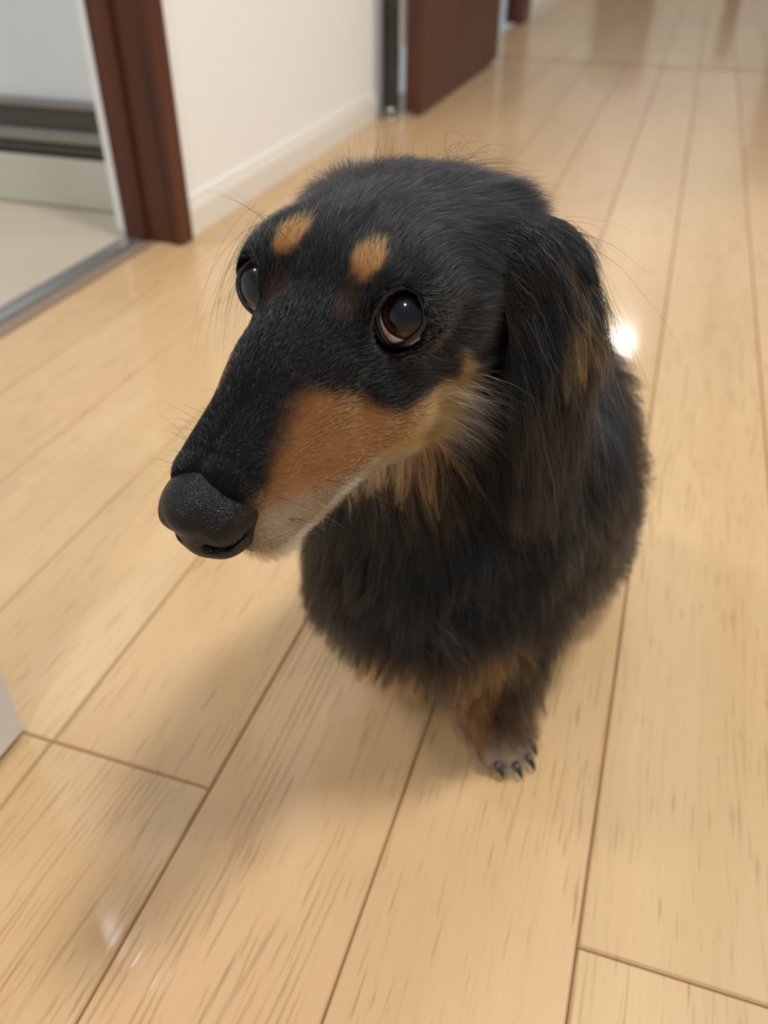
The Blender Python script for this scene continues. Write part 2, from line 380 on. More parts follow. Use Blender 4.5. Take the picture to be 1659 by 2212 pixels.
def surfnet(sdf, lo, hi, h, nb=4, band=2.6):
    lo = np.asarray(lo, float); n = np.ceil((np.asarray(hi)-lo)/h/nb).astype(int); H = h*nb
    ii = np.stack(np.meshgrid(*[np.arange(k) for k in n], indexing='ij'), -1).reshape(-1, 3)
    cd = np.concatenate([sdf(c) for c in np.array_split(lo+(ii*nb+(nb-1)/2)*h, 8)])
    D = np.repeat(np.repeat(np.repeat(cd.reshape(n), nb, 0), nb, 1), nb, 2).astype(np.float32)
    act = ii[np.abs(cd) < H*band]
    loc = np.stack(np.meshgrid(*[np.arange(nb)]*3, indexing='ij'), -1).reshape(-1, 3)
    for ch in np.array_split(act, max(1, len(act)//4000)):
        idx = (ch[:, None]*nb+loc[None]).reshape(-1, 3)
        D[idx[:, 0], idx[:, 1], idx[:, 2]] = sdf(lo+idx*h)
    s = D < 0; N = D.shape
    corner = [(i, j, k) for i in (0, 1) for j in (0, 1) for k in (0, 1)]
    def sl(A, c): return A[c[0]:N[0]-1+c[0], c[1]:N[1]-1+c[1], c[2]:N[2]-1+c[2]]
    cnt = sum(sl(s, c).astype(np.int8) for c in corner)
    cell = np.argwhere((cnt > 0) & (cnt < 8))
    vid = -np.ones((N[0]-1, N[1]-1, N[2]-1), np.int32); vid[tuple(cell.T)] = np.arange(len(cell))
    acc = np.zeros((len(cell), 3)); w = np.zeros(len(cell))
    for a in corner:
        for ax in range(3):
            if a[ax]: continue
            b = list(a); b[ax] = 1
            da = D[tuple((cell+a).T)]; db = D[tuple((cell+b).T)]
            m = (da < 0) != (db < 0); t = np.where(m, da/np.where(m, da-db, 1), 0)
            pt = np.tile(np.array(a, float), (len(cell), 1)); pt[:, ax] = t
            acc += pt*m[:, None]; w += m
    V = lo+(cell+acc/w[:, None])*h
    F = []
    for ax in range(3):
        b_, c_ = [(1, 2), (2, 0), (0, 1)][ax]
        A0 = s; sh = [slice(1, -1)]*3; sh[ax] = slice(0, -1); sh2 = list(sh); sh2[ax] = slice(1, None)
        x0 = s[tuple(sh)]; x1 = s[tuple(sh2)]
        for flip, m in ((False, x0 & ~x1), (True, ~x0 & x1)):
            e = np.argwhere(m); o = np.ones(3, int); o[ax] = 0; e = e+o
            q = []
            for (db, dc) in ((0, 0), (-1, 0), (-1, -1), (0, -1)):
                t = e.copy(); t[:, b_] += db; t[:, c_] += dc
                t = np.clip(t, 0, np.array(vid.shape)-1); q.append(vid[tuple(t.T)])
            q = np.stack(q, 1); q = q[(q >= 0).all(1)]
            F.append(q if not flip else q[:, ::-1])
    F = np.concatenate(F)
    for _ in range(2):
        d = sdf(V); g = grad(sdf, V, h*.35); g2 = (g*g).sum(-1); st_ = np.clip(d/np.maximum(g2, .05), -h*.6, h*.6); V = V-g*st_[:, None]
    return V, F
def mesh_fast(name, V, F):
    me = bpy.data.meshes.new(name); nf = len(F)
    me.vertices.add(len(V)); me.vertices.foreach_set('co', np.asarray(V, np.float32).ravel())
    me.loops.add(nf*4); me.loops.foreach_set('vertex_index', np.asarray(F, np.int32).ravel())
    me.polygons.add(nf); me.polygons.foreach_set('loop_start', np.arange(nf, dtype=np.int32)*4)
    me.polygons.foreach_set('use_smooth', np.ones(nf, bool))
    me.update(calc_edges=True); me.validate()
    return me
import time; T0 = time.time()
BV, BF = surfnet(body_sdf, (-.19, .13, -.006), (.075, .60, .36), .0020)
print('body', len(BV), len(BF), round(time.time()-T0, 1))

# ------------------------------------------------------------------ coat colour: a function of where on the animal a hair grows
BLACK = np.array([.0024, .0025, .0030]); TAN = np.array([.42, .175, .050]); CREAM = np.array([.52, .40, .27])
def sst(x, a, b): t = np.clip((x-a)/(b-a), 0, 1); return t*t*(3-2*t)
def vnoise(p, s, seed=0):
    r = np.random.default_rng(seed); o = 0
    for i in range(5):
        k = r.normal(size=3)*s*(1.0+.5*i); o = o+np.sin(p@k+r.uniform(0, 6.28))*(.55**(i*.6))
    return o/2.2
def coat(p):
    """(tan weight, cream weight) for world points"""
    q = to_head(p); f, l, u = q[:, 0]+0, np.abs(q[:, 1]), q[:, 2]; asy = .45*(q[:, 1] < 0)
    n = vnoise(p, 260, 3)*.12+vnoise(p, 900, 4)*.06
    inhead = sst(f, -7.5, -6.0)
    # muzzle side and cheek: below a line that runs from the nose up to the stop and down again under the eye
    top = .15+.20*sst(f, 3, 4)+np.interp(f, [-3.4, -2.6, -1.8, -1, .3, 1.1, 1.9, 2.7, 3.4, 4.5, 5.5, 6.6, 8], [-9.5, -5.2, -3.7, -3.3, -3.3, -3.3, -2.5, -1.65, -1.15, -1.7, -2.15, -2.9, -3.3])
    w = sst(top-u+n, -.45*sst(f, 0, 2)-.15, .42)*sst(l+n, .28, .80)
    w = np.maximum(w, sst(-u, 4.0, 4.6)*sst(f, -3.0, -1.8))                               # chin and throat
    w = w*sst(u+n*3, -8.6, -6.6)*(1-sst(-u, 4.8, 5.8)*(1-sst(f+n*2, -2.6, -1.5)))
    br = 1-sst(np.sqrt(((f+.58+asy)/.74)**2+((l-1.60)/.60)**2+((u-1.25)/.9)**2)+n, .8, 1.15)    # brow spots
    st_ = 1-sst(np.sqrt(((f+2.02-.15*(u+3.3))/.27)**2+((u+3.75)/1.35)**2)+n, .75, 1.25)        # cheek stripe
    w = np.maximum(np.maximum(w, br), st_*sst(l, 2, 2.6))*inhead
    # grizzled hairs round the inner corner of the eye
    w = np.maximum(w, .10*(1-sst(np.sqrt(((f-.6)/.5)**2+((l-1.35)/.5)**2+((u-.4)/.6)**2), .6, 1.3)))
    cream = sst(-u-(5.3-.38*f), -.5, .9)*sst(f, -1, 1)*w*.9
    # chest spots, legs and paws
    z = p[:, 2]
    hd = np.linalg.norm(p-E0, axis=1)
    leg = sst(-z, -.072, -.052)*sst(-p[:, 1], -.375, -.36)
    ch = 0
    for c0 in ((-.040, .292, .088), (-.085, .285, .080)):
        ch = np.maximum(ch, (1-sst(np.linalg.norm((p-np.array(c0))/np.array([.016, .02, .014]), axis=1)+n*2, .6, 1.3))*.5)
    foot = sst(-z, -.03, -.02)
    leg = leg*(1-.85*sst(p[:, 0], -.047, -.036)*sst(z, .018, .03))
    w = np.maximum(w, np.maximum(np.maximum(leg*.55, ch), foot*.95)*sst(hd, .12, .14))
    cream = np.maximum(cream, foot*.35)
    for s_, sx, ex, px, dx, dy, y0 in LEGS:
        tt = (p[:, 0]-px)*dx+(p[:, 1]-(y0-.010))*dy; cream = np.maximum(cream, foot*sst(tt, .014, .022)*(tt < .05)*.95)
    return w, cream
def coat_rgb(p, jitter=.35, r=None):
    w, c = coat(p); r = r if r is not None else rng
    jitter = jitter*1.3
    n = len(p); k = np.exp(r.normal(size=n)*jitter); deep = (1-.38*sst((p-E0)@HB[2]*100, 0, .6))[:, None]
    tan = TAN[None]*(1-c[:, None])+CREAM[None]*c[:, None]
    tan = tan*deep*np.array([1, .93, .85])**(1/deep-1)*np.exp(r.normal(size=n)*jitter*.8)[:, None]
    pick = (r.uniform(size=n) < w)[:, None]*np.ones(1)
    mixw = np.clip(.25*w[:, None]+.75*pick, 0, 1)
    return np.clip(BLACK*k[:, None]*(1-mixw)+tan*mixw, 0, .9)

def skin_mat():
    t = NT('dog_undercoat')
    a = t.n('ShaderNodeAttribute', attribute_name='coat')
    p = t.n('ShaderNodeBsdfPrincipled', i_Base_Color=a.outputs[0], i_Roughness=.8)
    p.inputs['Specular IOR Level'].default_value = .1
    return t.done(p.outputs[0])
M_SKIN = skin_mat()
me = mesh_fast('dog', BV, BF)
at = me.attributes.new('coat', 'FLOAT_COLOR', 'POINT')
w_, c_ = coat(BV); tn_ = TAN*(1-c_[:, None])+CREAM*c_[:, None]; rgb = BLACK*.5*(1-w_[:, None])+tn_*.45*w_[:, None]
at.data.foreach_set('color', np.concatenate([rgb, np.ones((len(rgb), 1))], 1).astype(np.float32).ravel())
dog = obj('dog', me, M_SKIN)
tag(dog, 'black and tan long-haired dachshund sitting on the oak floor looking up sideways', 'dog')

# ------------------------------------------------------------------ eyes
def eye_mat():
    t = NT('dog_eye')
    tc = t.n('ShaderNodeTexCoord').outputs['Object']
    s = t.n('ShaderNodeSeparateXYZ', i_0=t.n('ShaderNodeVectorMath', operation='NORMALIZE', i_0=tc).outputs[0])
    ang = t.math('ARCCOSINE', s.outputs[2])                       # angle from the gaze axis
    th = t.math('ARCTAN2', s.outputs[1], s.outputs[0])
    fib = t.n('ShaderNodeTexNoise', i_Vector=t.n('ShaderNodeCombineXYZ', i_0=t.math('MULTIPLY', th, 9.0), i_1=t.math('MULTIPLY', ang, 3.0), i_2=0.0).outputs[0], i_Scale=1.0, i_Detail=3.0).outputs[0]
    iris = t.ramp(fib, [(.3, lin(34, 19, 13)), (.7, lin(78, 44, 27))])
    a2 = t.math('ADD', ang, t.math('MULTIPLY', fib, .03))
    c = t.ramp(t.math('DIVIDE', a2, 1.6), [(.315, lin(16, 17, 26)), (.345, (0, 0, 0, 1)), (.50, (0, 0, 0, 1)), (.55, (0, 0, 0, 1))])
    pm = t.n('ShaderNodeMapRange', i_0=a2, i_1=.62, i_2=.72).outputs[0]
    c = t.mix(pm, lin(13, 14, 24), iris)
    lim = t.n('ShaderNodeMapRange', i_0=a2, i_1=.80, i_2=.86).outputs[0]
    c = t.mix(lim, c, lin(28, 17, 14))
    veins = t.n('ShaderNodeTexNoise', i_Vector=tc, i_Scale=260.0, i_Detail=3.0, i_Distortion=1.5).outputs[0]
    scl = t.mix(t.n('ShaderNodeMapRange', i_0=veins, i_1=.5, i_2=.75).outputs[0], lin(214, 198, 196), lin(172, 130, 128))
    c = t.mix(t.n('ShaderNodeMapRange', i_0=a2, i_1=.88, i_2=.93).outputs[0], c, scl)
    p = t.n('ShaderNodeBsdfPrincipled', i_Base_Color=c, i_Roughness=.3, i_Coat_Weight=1.0, i_Coat_Roughness=.015, i_Coat_IOR=1.38)
    p.inputs['Specular IOR Level'].default_value = .1
    return t.done(p.outputs[0])
M_EYE = eye_mat()
M_LID = plain('wet_dark_eyelid', lin(16, 12, 12), .35, .3, 900, .3, .3)
M_WET = plain('tear_line', lin(150, 125, 120), .12, .2, 600, 1.0)
def frame_obj(name, me, mat, origin, z, parent):
    o = obj(name, me, mat, parent); z = Vector(z).normalized()
    o.matrix_world = Matrix.Translation(Vector(origin)) @ z.to_track_quat('Z', 'Y').to_matrix().to_4x4(); return o
def tube(name, P, R, mat, parent, seg=10, closed=False, flat=None):
    """swept tube through world points P with radii R"""
    P = np.asarray(P, float); n = len(P); R = np.broadcast_to(R, (n,)) if np.ndim(R) < 2 else R
    T = np.roll(P, -1, 0)-np.roll(P, 1, 0) if closed else np.gradient(P, axis=0)
    T = unit(T); up = np.array([.3, .2, .9]) if flat is None else np.asarray(flat, float)
    A = unit(np.cross(T, up)); B_ = np.cross(T, A)
    a = np.linspace(0, 2*np.pi, seg, endpoint=False)
    V = P[:, None]+(np.cos(a)[None, :, None]*A[:, None]+np.sin(a)[None, :, None]*B_[:, None])*R[:, None, None]
    f = []
    for i in range(n if closed else n-1):
        for k in range(seg):
            j = (i+1) % n; k2 = (k+1) % seg; f.append((i*seg+k, i*seg+k2, j*seg+k2, j*seg+k))
    if not closed: f.append(tuple(range(seg))[::-1]); f.append(tuple((n-1)*seg+k for k in range(seg)))
    return obj(name, mesh_np(name, V.reshape(-1, 3), f), mat, parent)
for side in (1, -1):
    c, g, z = eye_geo(side); cw = hw(*c); gw = g@HB
    v, f = [], []
    nu, nv = 40, 64
    for i in range(1, nu):
        a = math.pi*i/nu; r = EYE_R*.01
        bulge = .0007*max(0, math.cos(min(a/.85, 1)*math.pi/2))                     # cornea stands proud
        for k in range(nv): b = 2*math.pi*k/nv; v.append(((r+bulge)*math.sin(a)*math.cos(b), (r+bulge)*math.sin(a)*math.sin(b), (r+bulge)*math.cos(a)))
    for i in range(nu-2):
        for k in range(nv): k2 = (k+1) % nv; f.append((i*nv+k, (i+1)*nv+k, (i+1)*nv+k2, i*nv+k2))
    v += [(0, 0, EYE_R*.01+.0007), (0, 0, -EYE_R*.01)]; a0 = len(v)-2
    for k in range(nv): k2 = (k+1) % nv; f.append((a0, k, k2)); f.append((a0+1, (nu-2)*nv+k2, (nu-2)*nv+k))
    frame_obj('eyeball', mesh_np('eyeball', v, f), M_EYE, cw, gw, dog)
    c, x, y, z = lid_frame(side)
    def rim(R, sx, sy, n=64, a0=0, a1=2*np.pi, end=False):
        t = np.linspace(a0, a1, n, endpoint=end)
        ax = np.cos(t)*sx*(1+.36*np.maximum(0, np.cos(t))**1.2); ay = np.sin(t)*sy; ay = np.where(ay > 0, ay, ay*1.0)
        d = x[None]*np.tan(ax)[:, None]+y[None]*np.tan(ay)[:, None]+z[None]; d = unit(d)
        return np.array([hw(*(c+R*k)) for k in d])
    tube('eyelid', rim(EYE_R+.05, .90, .76), .00105, M_LID, dog, 10, True)
    tube('tear_line', rim(EYE_R+.03, .865, .70, 40, np.pi*1.08, np.pi*1.92, True), .00032, M_WET, dog, 8)
    tube('lid_fold', rim(EYE_R+.13, .96, .86, 40, np.pi*.02, np.pi*.98, True), .0008, M_LID, dog, 8)

# ------------------------------------------------------------------ nose
def nose_sdf(q):
    a = np.abs(q[..., 1:2]); m = np.concatenate([q[..., :1], a, q[..., 2:]], -1)
    d = ell(q, (7.30, 0, -2.45), (1.42, 1.25, .95))
    d = smin(d, ell(m, (7.20, .92, -2.85), (1.25, .62, .74)), .35)
    d = smin(d, ell(q, (7.40, 0, -3.55), (1.12, 1.08, .95)), .55)
    d = smin(d, ell(m, (7.10, .70, -3.75), (1.10, .55, .55)), .40)
    d = smax(d, -rcone(m, (8.75, .52, -3.42), (8.0, 1.02, -3.42), .22, .17), .10)
    d = smax(d, -rcone(m, (8.4, .62, -3.42), (7.2, .55, -3.2), .22, .18), .08)
    d = smax(d, -rcone(m, (8.0, 1.02, -3.42), (7.1, 1.62, -3.15), .13, .07), .10)
    d = smax(d, -rcone(q, (8.85, 0, -2.7), (8.50, 0, -4.6), .05, .07), .16)
    return d
NV, NF = surfnet(nose_sdf, (5.6, -1.9, -4.9), (9.2, 1.9, -1.0), .05)
M_NOSE = (lambda: None)()
def nose_mat():
    t = NT('wet_black_nose')
    tc = t.n('ShaderNodeTexCoord').outputs['Object']
    v = t.n('ShaderNodeTexVoronoi', i_Vector=tc, i_Scale=1700.0)
    nz = t.n('ShaderNodeTexNoise', i_Vector=tc, i_Scale=900.0, i_Detail=3.0).outputs[0]
    h = t.math('ADD', t.math('MULTIPLY', v.outputs['Distance'], -1.0), nz)
    b = t.n('ShaderNodeBump', i_Strength=.9, i_Distance=.00035, i_Height=h)
    p = t.n('ShaderNodeBsdfPrincipled', i_Base_Color=lin(7, 6, 7), i_Roughness=.5, i_Coat_Weight=.34, i_Coat_Roughness=.15)
    p.inputs['Specular IOR Level'].default_value = .15
    t.link(b.outputs[0], p.inputs['Normal']); t.link(b.outputs[0], p.inputs['Coat Normal'])
    return t.done(p.outputs[0])
M_NOSE = nose_mat()
obj('nose', mesh_fast('nose', E0+(NV*.01)@HB, NF), M_NOSE, dog)

# ------------------------------------------------------------------ claws
M_CLAW = plain('dark_claw', lin(38, 34, 32), .3, .3, 300, .4)
for s, sx, ex, px, dx, dy, y0 in LEGS:
    y0 -= .010
    t = np.array([dx, dy, 0]); nrm = np.array([-dy, dx, 0]); base = np.array([px, y0, .0125])
    for off, ln in ((-.0115, .020), (-.004, .026), (.0045, .026), (.0118, .019)):
        a = base+nrm*off*1.1+t*(ln+.003)+np.array([0, 0, -.0040])
        P_ = np.array([a, a+t*.004+[0, 0, -.0006], a+t*.0075+[0, 0, -.0035], a+t*.009+[0, 0, -.0062]])
        tube('claw', P_, np.array([.0022, .0021, .0014, .0004]), M_CLAW, dog, 8)

# ------------------------------------------------------------------ ears: thick hanging flaps
def ear_geo(side):
    """centre line, width vector, half width in world metres along the flap"""
    if side > 0: C = np.array([[-5.0, 1.6, -.4], [-5.7, 3.5, .35], [-6.2, 5.1, -.15], [-6.2, 6.1, -2.2], [-6.1, 6.2, -5.0], [-6.0, 6.2, -8.0], [-6.0, 6.0, -10.6]])
    else: C = np.array([[-5.6, 2.6, -.3], [-5.9, 3.6, -.5], [-6.0, 4.2, -1.2], [-5.9, 4.5, -2.4], [-5.6, 4.5, -4.6], [-5.4, 4.4, -6.8], [-5.2, 4.2, -8.8]])
    hwid = np.array([1.1, 1.5, 2.1, 2.5, 2.5, 2.1, .9])
    t = np.linspace(0, 1, len(C)); T = np.linspace(0, 1, 28)
    C = np.stack([np.interp(T, t, C[:, k]) for k in range(3)], 1)
    for _ in range(3): C[1:-1] = (C[:-2]+2*C[1:-1]+C[2:])/4
    hwid = np.interp(T, t, hwid); C[:, 1] *= side
    Cw = np.array([hw(*c) for c in C]); Wd = np.tile(unit(np.array([1.0, -.25*side, .05]))@HB, (len(T), 1))
    return Cw, Wd, hwid*.01
EAR = {}
for side in (1, -1):
    Cw, Wd, hwid = ear_geo(side)
    Tn = unit(np.gradient(Cw, axis=0)); Nn = unit(np.cross(Wd, Tn))
    if (Nn[10]@HL)*side < 0: Nn = -Nn
    a = np.linspace(0, 2*np.pi, 24, endpoint=False); th = .0035
    cup = (np.cos(a)**2)[None, :, None]
    V = Cw[:, None]+np.cos(a)[None, :, None]*Wd[:, None]*hwid[:, None, None]+np.sin(a)[None, :, None]*Nn[:, None]*th-Nn[:, None]*cup*hwid[:, None, None]*.25
    n, sg = V.shape[:2]; f = [(i*sg+k, i*sg+(k+1) % sg, (i+1)*sg+(k+1) % sg, (i+1)*sg+k) for i in range(n-1) for k in range(sg)]
    f.append(tuple(range(sg))[::-1]); f.append(tuple((n-1)*sg+k for k in range(sg)))
    em = mesh_np('ear', V.reshape(-1, 3), f)
    ea = em.attributes.new('coat', 'FLOAT_COLOR', 'POINT'); ea.data.foreach_set('color', np.tile(np.append(BLACK, 1), (len(em.vertices), 1)).astype(np.float32).ravel())
    EAR[side] = (obj('ear', em, M_SKIN, dog), V, Nn, Tn)

# ------------------------------------------------------------------ fur
def hair_mat():
    t = NT('dog_hair')
    a = t.n('ShaderNodeAttribute', attribute_name='tint')
    p = t.n('ShaderNodeBsdfHairPrincipled')
    p.parametrization = 'COLOR'
    t.link(a.outputs[0], p.inputs['Color'])
    p.inputs['Roughness'].default_value = .24; p.inputs['IOR'].default_value = 1.5; p.inputs['Radial Roughness'].default_value = .45
    try: p.inputs['Random Roughness'].default_value = .2
    except Exception: pass
    return t.done(p.outputs[0])
M_HAIR = hair_mat()
def make_curves(name, P, R, rgb, parent):
    """P (n,k,3) points, R (n,k) radii, rgb (n,3): one hair-curves object"""
    n, k = P.shape[:2]
    hc = bpy.data.hair_curves.new(name); hc.add_curves([k]*n)
    hc.attributes['position'].data.foreach_set('vector', P.astype(np.float32).ravel())
    ra = hc.attributes.get('radius') or hc.attributes.new('radius', 'FLOAT', 'POINT')
    ra.data.foreach_set('value', R.astype(np.float32).ravel())
    ca = hc.attributes.new('tint', 'FLOAT_COLOR', 'CURVE')
    ca.data.foreach_set('color', np.concatenate([rgb, np.ones((n, 1))], 1).astype(np.float32).ravel())
    hc.materials.append(M_HAIR)
    o = bpy.data.objects.new(name, hc); COL.objects.link(o); o.parent = parent; o['kind'] = 'stuff'
    return o
def scatter(V, F, VN, n, weight, r):
    F = np.asarray(F); tri = np.concatenate([F[:, [0, 1, 2]], F[:, [0, 2, 3]]]) if F.shape[1] == 4 else F
    a, b, c = V[tri[:, 0]], V[tri[:, 1]], V[tri[:, 2]]
    ar = np.linalg.norm(np.cross(b-a, c-a), axis=1)*weight((a+b+c)/3)
    t = r.choice(len(tri), n, p=ar/ar.sum()); u, v = r.uniform(size=(2, n)); fl_ = u+v > 1; u[fl_], v[fl_] = 1-u[fl_], 1-v[fl_]
    w0 = (1-u-v)[:, None]; u = u[:, None]; v = v[:, None]
    tt = tri[t]
    return V[tt[:, 0]]*w0+V[tt[:, 1]]*u+V[tt[:, 2]]*v, unit(VN[tt[:, 0]]*w0+VN[tt[:, 1]]*u+VN[tt[:, 2]]*v)
def vnorm(me):
    a = np.empty(len(me.vertices)*3, np.float32); me.vertex_normals.foreach_get('vector', a); return a.reshape(-1, 3).astype(float)
def curl(p, s, seed):
    return np.stack([vnoise(p, s, seed+i) for i in range(3)], 1)
def grow(root, nrm, flow, length, tilt, k, grav=0.0, gdir=(0, 0, -1), wav=0.0, wscale=120, wamp=.35, seed=0, frizz=.06, collide=None, bend=0.0):
    n = len(root); t = flow-(flow*nrm).sum(1)[:, None]*nrm; t = unit(t+1e-6)
    t = unit(t+curl(root, wscale, seed)*wamp); t = unit(t-(t*nrm).sum(1)[:, None]*nrm)
    sa = np.sin(tilt)[:, None]; ca = np.cos(tilt)[:, None]
    d = unit(t*ca+nrm*sa+rng.normal(size=(n, 3))*frizz)
    P = np.zeros((n, k, 3)); P[:, 0] = root-nrm*.0004; st_ = (length/(k-1))[:, None]; g = np.asarray(gdir)[None]
    side_ = unit(np.cross(t, nrm)); ph = vnoise(root, 300, seed+9)*3.1+rng.uniform(0, .9, n)
    for i in range(1, k):
        P[:, i] = P[:, i-1]+d*st_
        if collide is not None and i >= 2: P[:, i] = collide(P[:, i], .0006+.0006*i)
        d = unit(P[:, i]-P[:, i-1])
        d = unit(d+g*grav+t*bend+rng.normal(size=(n, 3))*frizz*.5+side_*(wav*np.sin(ph+i*1.5))[:, None])
    return P
def clump(P, cell, amt, seed=0, power=1.4):
    r = np.random.default_rng(seed); root = P[:, 0]+curl(P[:, 0], 500, seed)*cell*.35
    key = np.floor(root/cell+r.uniform(size=3)).astype(np.int64); _, inv = np.unique(key, axis=0, return_inverse=True); inv = inv.ravel()
    cnt = np.bincount(inv)[:, None, None]; C = np.zeros((cnt.shape[0],)+P.shape[1:]); np.add.at(C, inv, P); C = C/cnt
    t = (np.linspace(0, 1, P.shape[1])**power)[None, :, None]; am = amt*(.5+.8*r.uniform(size=(cnt.shape[0], 1, 1)))[inv]
    return P+(C[inv]-P)*np.clip(am*t, 0, 1), inv
def push_out(p, m):
    d = body_sdf(p); bad = d < m
    if bad.any():
        q = p[bad]; g = unit(grad(body_sdf, q, 1e-3)); p = p.copy(); p[bad] = q+g*np.clip(m-d[bad], 0, .012)[:, None]
    return p
def radii(n, k, r0, r1, power=1.0, var=.25):
    t = np.linspace(0, 1, k)**power; return (r0+(r1-r0)*t)[None]*np.exp(rng.normal(size=(n, 1))*var)
FLOOR_EPS = .0006
def not_eye_nose(c):
    q = to_head(c); w = np.ones(len(c))
    for side in (1, -1):
        ce, x, y, z = lid_frame(side); v = q-ce; dz = v@z; ex = (v@x-.20)/1.19; ey = (v@y)/.86
        w *= ~((ex*ex+ey*ey < 1.0) & (dz > .1) & (np.linalg.norm(v, axis=1) < 1.42))
    w *= nose_sdf(q) > .03
    return w
def eye_dist(q):
    d = np.full(len(q), 9.0)
    for side in (1, -1): ce = eye_geo(side)[0]; d = np.minimum(d, np.linalg.norm(q-ce, axis=1)-EYE_R)
    return d
if True:
    VN = vnorm(dog.data); Vt = np.empty(len(dog.data.vertices)*3, np.float32); dog.data.vertices.foreach_get('co', Vt); Vt = Vt.reshape(-1, 3).astype(float)
    FH = HB[0]; LH = HB[1]; UH = HB[2]
    def headness(c):
        q = to_head(c); return sst(q[:, 0], -8.2, -6.8)*sst(q[:, 2], -7.2, -5.6)
    # --- face and crown: short coat
    def wt(c):
        q = to_head(c); return headness(c)*not_eye_nose(c)*(1+.9*sst(q[:, 0], -2, 3))*(.35+.65*sst(q[:, 1], -2.5, -.5))
    N = 260000; root, nr = scatter(Vt, BF, VN, N, wt, rng)
    q = to_head(root); f, l, u = q.T; al = np.abs(l); sg = np.tanh(l/.45); ed = eye_dist(q)
    L = .42+.0*f
    L = L-.13*sst(f, -1, 1.5)-.06*sst(f, 2, 5)
    L = L+sst(-f, .5, 3.5)*.35+sst(-f, 4, 7)*.45+sst(-u-.12*f, 3.6, 5.2)*.75+sst(-f, 1.5, 3)*sst(-u, 2.5, 4)*.7
    L = L+.9*sst(-f, 3.6, 5.6)*sst(al, 1.6, 2.8)*sst(u, -2.5, -.5)
    L *= np.clip(.40+.9*ed, .35, 1.0); L = np.where(u < -4.4, np.where(f > 1, .75, L), L)
    L *= np.clip(1+.18*rng.normal(size=N), .4, 1.5)
    fl_ = -1.0*FH[None]+LH[None]*(sg*(.20+.55*sst(-f, 1, 4)*sst(al, .2, 2)))[:, None]-UH[None]*(.10+.35*sst(-f, 1, 4)+.5*sst(-u, 3, 5))[:, None]
    bz = np.exp(-((f-.8)**2+(al-1.4)**2+(u-.6)**2)/1.2)                                   # swirl above the inner eye corner
    fl_ = fl_+UH[None]*(bz*1.3)[:, None]+curl(root, 75, 90)*.42
    near = np.exp(-((f-5.6)/.9)**2)*np.exp(-(al/.8)**2)*sst(u, -3, -2); fl_ = fl_+LH[None]*(sg*near*1.2)[:, None]
    tilt = np.radians(19-6*sst(f, .5, 2)+5*rng.normal(size=N)+8*sst(-f, 5, 7)); 
    P = grow(root, nr, fl_, L*.01, tilt, 6, grav=.05, seed=11, frizz=.05, bend=.10, wscale=170)
    P, inv = clump(P, .0016, .32, 3)
    rgb = coat_rgb(root)
    grey = rng.uniform(size=N) < (.08+.22*np.exp(-((ed-.35)/.3)**2)*(u < .9)*(f > -1.2)); grey &= rgb[:, 0] < .05; rgb[grey] = rgb[grey]*.4+np.array([.15, .125, .09])*np.exp(rng.normal(size=(grey.sum(), 1))*.7)  # pale strands: coat highlights put into the colour, plus grizzle round the eyes
    make_curves('face_fur', P, radii(N, 6, .000036, .000009), rgb, dog)
    print('face', round(time.time()-T0, 1))
    # --- neck, chest, trunk and legs: long coat
    def wt2(c):
        q = to_head(c); h = headness(c); front = sst(-c[:, 1], -.45, -.36)
        return np.clip(1-h*1.02, 0, 1)*not_eye_nose(c)*(1-sst(q[:, 0], -4.5, -2.5)*sst(q[:, 2], -5.2, -4.2))*(.35+.65*front)*(c[:, 2] > .002)
    N = 150000; root, nr = scatter(Vt, BF, VN, N, wt2, rng)
    q = to_head(root); f, l, u = q.T; z = root[:, 2]; h = headness(root)
    legz = sst(-z, -.085, -.060); foot = sst(-z, -.036, -.022)
    L = .031+.007*vnoise(root, 90, 5); L = L*(1-.45*sst(root[:, 1], .38, .44)); L = L*(1-h)+.013*h
    L = L*(1-legz)+.024*legz*(1-foot)+.0025*foot; L = L*(1-legz*(1-foot)*.4)
    out_ = sst(root[:, 0], -.050, -.034)*legz*(1-foot)*(root[:, 1] < .36); L = L+out_*.022
    L *= np.clip(1+.28*rng.normal(size=N), .35, 1.9)
    back = sst(root[:, 1], .34, .40)
    fl_ = np.stack([.25*(root[:, 0]+.075)/.05*(1-back)+.5*out_, .15+1.0*back-.5*foot, -1.0+.35*back], 1)
    tilt = np.radians(30+9*rng.normal(size=N))*(1-.3*foot)
    P = grow(root, nr, fl_, L, tilt, 9, grav=.10, seed=21, frizz=.07, wav=.16, wscale=75, wamp=.85, collide=push_out)
    P[..., 2] = np.maximum(P[..., 2], FLOOR_EPS)
    P, inv = clump(P, .0068, .95, 5, 1.2); P, _ = clump(P, .0022, .4, 6)
    rgb = coat_rgb(root)
    br_ = rng.uniform(size=N) < .07; rgb[br_] = rgb[br_]*.6+np.array([.035, .022, .016])
    cg = (rng.uniform(size=N) < .12*(vnoise(root, 120, 44) > .1)); rgb[cg] = np.array([.10, .105, .11])*np.exp(rng.normal(size=(cg.sum(), 1))*.5)
    thr = (q[:, 2] < -4.5)&(q[:, 2] > -10)&(rgb[:, 0] > .1); rgb[thr] = rgb[thr]*.45+CREAM*.38*rng.uniform(.2, 1.2, (thr.sum(), 1))
    make_curves('body_fur', P, radii(N, 9, .000060, .000012), rgb, dog)
    print('body fur', round(time.time()-T0, 1))
